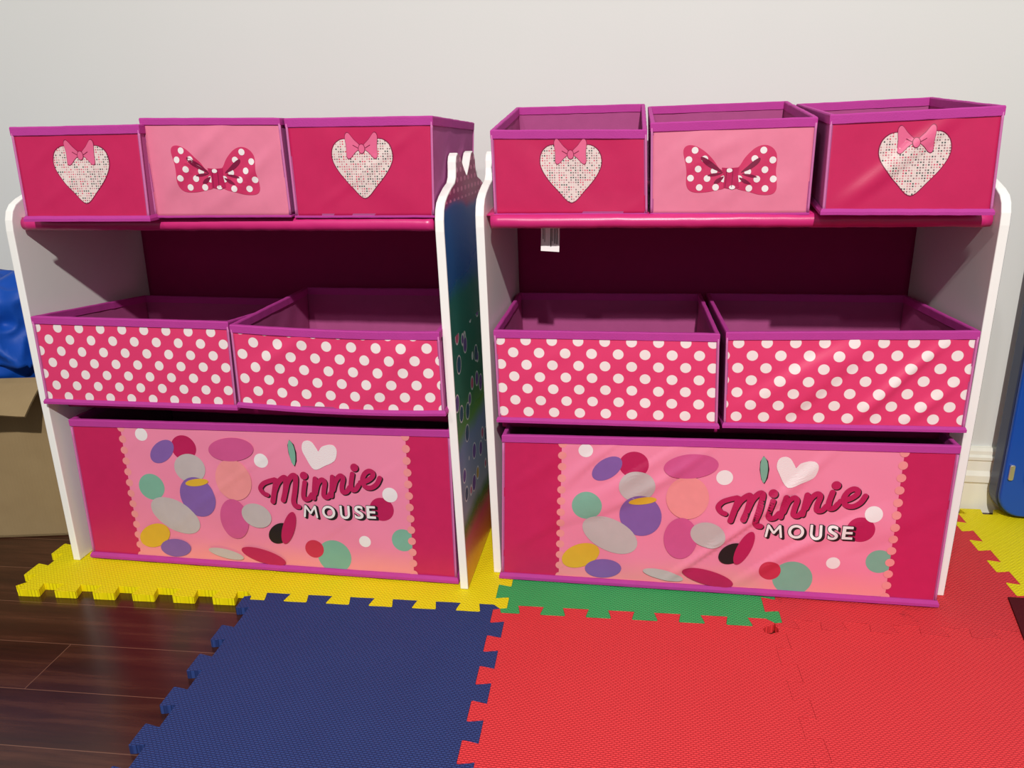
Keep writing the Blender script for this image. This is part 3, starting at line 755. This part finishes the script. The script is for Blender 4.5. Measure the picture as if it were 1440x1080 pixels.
# bottom bins
cloth_bin(BIG, 'wide pink bin with printed words at the bottom of the left organizer', 'storage bin', G3,
    [(-.7540, -.035, .2545), (-.1530, -.036, .2625), (-.1520, -.036, .0160), (-.7600, -.035, .0165)], [(-.750, .215, .252), (-.158, .214, .258), (-.158, .214, .0145), (-.752, .215, .0145)], 'magenta', print_big, amp=.0016, seed=61, dia=.3, flange=.0080)
cloth_bin(BIG, 'wide pink bin with printed words at the bottom of the right organizer', 'storage bin', G3,
    [(-.0790, -.010, .2480), (.5350, -.008, .2580), (.5370, -.010, .0160), (-.0850, -.011, .0150)], [(-.078, .248, .252), (.5300, .262, .256), (.530, .262, .0145), (-.081, .248, .0145)], 'magenta', print_big, amp=.0028, seed=67, dia=.7, flange=.0080)

# ------------------------------------------------------------------ left: carton and blue bag
bx = tag(empty('cardboard_box', (-1.02, .14, 0)), 'open brown cardboard box on the wood floor left of the left organizer', 'box')
bd = V((math.cos(.20), math.sin(.20), 0)); bn = V((-bd.y, bd.x, 0)); BC = V((-.851, .053, .0))     # front right corner
def bq(a, d, z): return BC-bd*a+bn*d+V((0, 0, z))
mb = MB()
def slab(p, q, h, t, z0=.001):
    """upright card wall between two plan points"""
    d = (q-p).normalized(); n_ = V((-d.y, d.x, 0))*t
    vs = [p, q, q+n_, p+n_]; vs = [v+V((0, 0, z0)) for v in vs]+[v+V((0, 0, h)) for v in vs]
    mb.add(vs, [(0, 3, 2, 1), (4, 5, 6, 7), (0, 1, 5, 4), (1, 2, 6, 5), (2, 3, 7, 6), (3, 0, 4, 7)])
bw, bdp, bh, ct = .36, .22, .288, .004
slab(bq(bw, 0, 0), bq(0, 0, 0), bh, ct); slab(bq(0, 0, 0), bq(0, bdp, 0), bh, ct)
slab(bq(0, bdp, 0), bq(bw, bdp, 0), bh, ct); slab(bq(bw, bdp, 0), bq(bw, 0, 0), bh, ct)
vs = [bq(bw, 0, .001), bq(0, 0, .001), bq(0, bdp, .001), bq(bw, bdp, .001)]; vs = vs+[v+V((0, 0, ct)) for v in vs]
mb.add(vs, [(0, 3, 2, 1), (4, 5, 6, 7), (0, 1, 5, 4), (1, 2, 6, 5), (2, 3, 7, 6), (3, 0, 4, 7)])
mb.build('box_body', M['card'], bx)
def flap(rows, name='box_flap'):
    mb = MB(); n_ = len(rows[0]); vs = [p for r_ in rows for p in r_]
    up = V((0, 0, .0035)); m_ = len(vs)
    fs = []
    for j in range(len(rows)-1):
        for i in range(n_-1): fs.append((j*n_+i, j*n_+i+1, (j+1)*n_+i+1, (j+1)*n_+i))
    mb.add(vs, fs); o = mb.build(name, M['card'], bx)
    sd = o.modifiers.new('board', 'SOLIDIFY'); sd.thickness = .0035; sd.offset = 0; return o
NF = 14
rows = []
for j in range(6):
    v = j/5; r_ = []
    for i in range(NF+1):
        u = i/NF; a = .004+u*(bw-.008)
        ragged = .004*noise.noise(V((u*9, 2, 0))) if j == 5 else 0
        r_.append(bq(a+.012*v*(1 if i == 0 else 0), -.062*v, bh+.004-.046*v**1.3+.004*math.sin(u*5)*v+ragged))
    rows.append(r_)
flap(rows)
rows = [[bq(-.0-.010*v, .01+u*(bdp-.02), bh+.003+.035*v) for u in [k/6 for k in range(7)]] for v in (0, .5, 1)]
flap(rows)
rows = [[bq(.01+u*(bw-.02), bdp+.012*v, bh+.003+.05*v) for u in [k/6 for k in range(7)]] for v in (0, .5, 1)]
flap(rows)

bm = bmesh.new(); bmesh.ops.create_icosphere(bm, subdivisions=6, radius=1)
for v in bm.verts:
    p = v.co.copy(); s = p.copy()
    s = V((math.copysign(abs(p.x)**.62, p.x), math.copysign(abs(p.y)**.62, p.y), math.copysign(abs(p.z)**.75, p.z)))
    q = V((s.x*.148, s.y*.088, s.z*.104))
    k1 = 1-abs(noise.noise(q*11+V((3, 1, 0))))*3.4; k2 = 1-abs(noise.noise(q*27+V((1, 5, 2))))*2
    amp_ = .030*k1+.016*k2
    if p.z < -.2: amp_ *= .25
    v.co = q+p.normalized()*amp_*.8
me = bpy.data.meshes.new('cloth_bag'); bm.to_mesh(me); bm.free(); me.materials.append(M['bagblue'])
me.polygons.foreach_set('use_smooth', [True]*len(me.polygons))
bag = bpy.data.objects.new('cloth_bag', me); COL.objects.link(bag); bag.location = (-1.03, .125, .344); bag.rotation_euler = (0, 0, .20)
tag(bag, 'crumpled bright blue cloth bag stuffed in the open cardboard box', 'bag')

# ------------------------------------------------------------------ right: blue plastic case against the wall
pc = tag(empty('plastic_case', (.87, .30, .012)), 'upright bright blue plastic case with a dark edge at far right by the baseboard', 'plastic case')
def rrect(x0, x1, z0, z1, r, n=8):
    out = []
    for cxx, cz, a0 in ((x1-r, z1-r, 0), (x0+r, z1-r, 90), (x0+r, z0+r, 180), (x1-r, z0+r, 270)):
        for k in range(n+1):
            a = math.radians(a0+90*k/n); out.append((cxx+r*math.cos(a), cz+r*math.sin(a)))
    return out
def rslab(mb, x0, x1, z0, z1, r, ya, yb, mi=0):
    rr = rrect(x0, x1, z0, z1, r); n_ = len(rr)
    mb.add([(x, ya, z) for x, z in rr]+[(x, yb, z) for x, z in rr], [tuple(range(n_)), tuple(range(n_, 2*n_))[::-1]]+[(k, n_+k, n_+(k+1) % n_, (k+1) % n_) for k in range(n_)], mi)
mb = MB(); rslab(mb, .731, 1.07, .014, .66, .042, .290, .322); o = mb.build('dark_shell', M['navy_plastic'], pc); bevel(o, .003, 3)
o['label'] = 'dark navy rear shell and edge'
mb = MB(); rslab(mb, .7325, 1.066, .018, .656, .040, .280, .291); o = mb.build('blue_front', M['blue_plastic'], pc); bevel(o, .004, 3)
mb = MB(); rslab(mb, .765, 1.03, .070, .235, .02, .2765, .2805); o = mb.build('lower_recess', M['blue_plastic'], pc); bevel(o, .0015, 2)
mb = MB(); rslab(mb, .765, 1.03, .262, .62, .02, .2765, .2805); o = mb.build('upper_recess', M['blue_plastic'], pc); bevel(o, .0015, 2)
mb = MB(); rslab(mb, .7385, .7465, .088, .116, .003, .2755, .2805); o = mb.build('latch', M['chrome'], pc); bevel(o, .001, 2); o['label'] = 'chrome latch'

mb = MB()  # added thin sheet: a sharp cast shadow on the red mats, painted dark
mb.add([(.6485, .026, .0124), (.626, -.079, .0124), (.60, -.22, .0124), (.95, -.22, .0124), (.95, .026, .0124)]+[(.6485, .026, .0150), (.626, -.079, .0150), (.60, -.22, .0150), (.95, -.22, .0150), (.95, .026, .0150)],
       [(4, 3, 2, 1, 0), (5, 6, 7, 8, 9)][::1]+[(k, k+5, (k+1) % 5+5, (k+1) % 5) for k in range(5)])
for k, f_ in enumerate(mb.f):
    pass
tag(mb.build('shadow_sheet', M['maroon_shadow'], origin=(.78, -.1, .0124)), 'thin dark maroon sheet standing in for a cast shadow on the red mats at the right edge', 'board')  # not a real board: added sheet for the cast shadow

# ------------------------------------------------------------------ light
def lamp(name, loc, size, power, col, target=(0, .2, .2)):
    ld = bpy.data.lights.new(name, 'AREA'); ld.shape = 'DISK'; ld.size = size; ld.energy = power; ld.color = col
    o = bpy.data.objects.new(name, ld); COL.objects.link(o); o.location = loc
    o.rotation_euler = (V(target)-V(loc)).to_track_quat('-Z', 'Y').to_euler(); return o
lamp('ceiling_lamp', (.35, -2.45, 2.42), .07, 92, (1, .965, .92))
lamp('ceiling_lamp', (-.7, -2.6, 2.42), .10, 12, (1, .965, .92))
w = bpy.data.worlds.new('World'); SC.world = w; w.use_nodes = True
w.node_tree.nodes['Background'].inputs[0].default_value = (.92, .95, 1, 1)
w.node_tree.nodes['Background'].inputs[1].default_value = .25

# ------------------------------------------------------------------ camera
f, yaw, pitch, roll = 1099.0, .1599, .3121, -.0188
cy, sy, cp, sp, cr, sr = math.cos(yaw), math.sin(yaw), math.cos(pitch), math.sin(pitch), math.cos(roll), math.sin(roll)
fwd = V((-sy*cp, cy*cp, -sp)); right = V((cy, sy, 0)); up = right.cross(fwd)
r_ = right*cr+up*sr; u_ = -right*sr+up*cr
cd = bpy.data.cameras.new('camera'); cam = bpy.data.objects.new('camera', cd); COL.objects.link(cam)
cam.matrix_world = Matrix(((r_.x, u_.x, -fwd.x, .1028), (r_.y, u_.y, -fwd.y, -1.0493), (r_.z, u_.z, -fwd.z, .6661), (0, 0, 0, 1)))
cd.sensor_fit = 'HORIZONTAL'; cd.sensor_width = 36; cd.lens = 36*f/1440; cd.clip_start = .02
SC.camera = cam
SC.view_settings.view_transform = 'Standard'; SC.view_settings.look = 'None'; SC.view_settings.gamma = 1
SC.view_settings.exposure = 0.0; SC.view_settings.use_curve_mapping = False
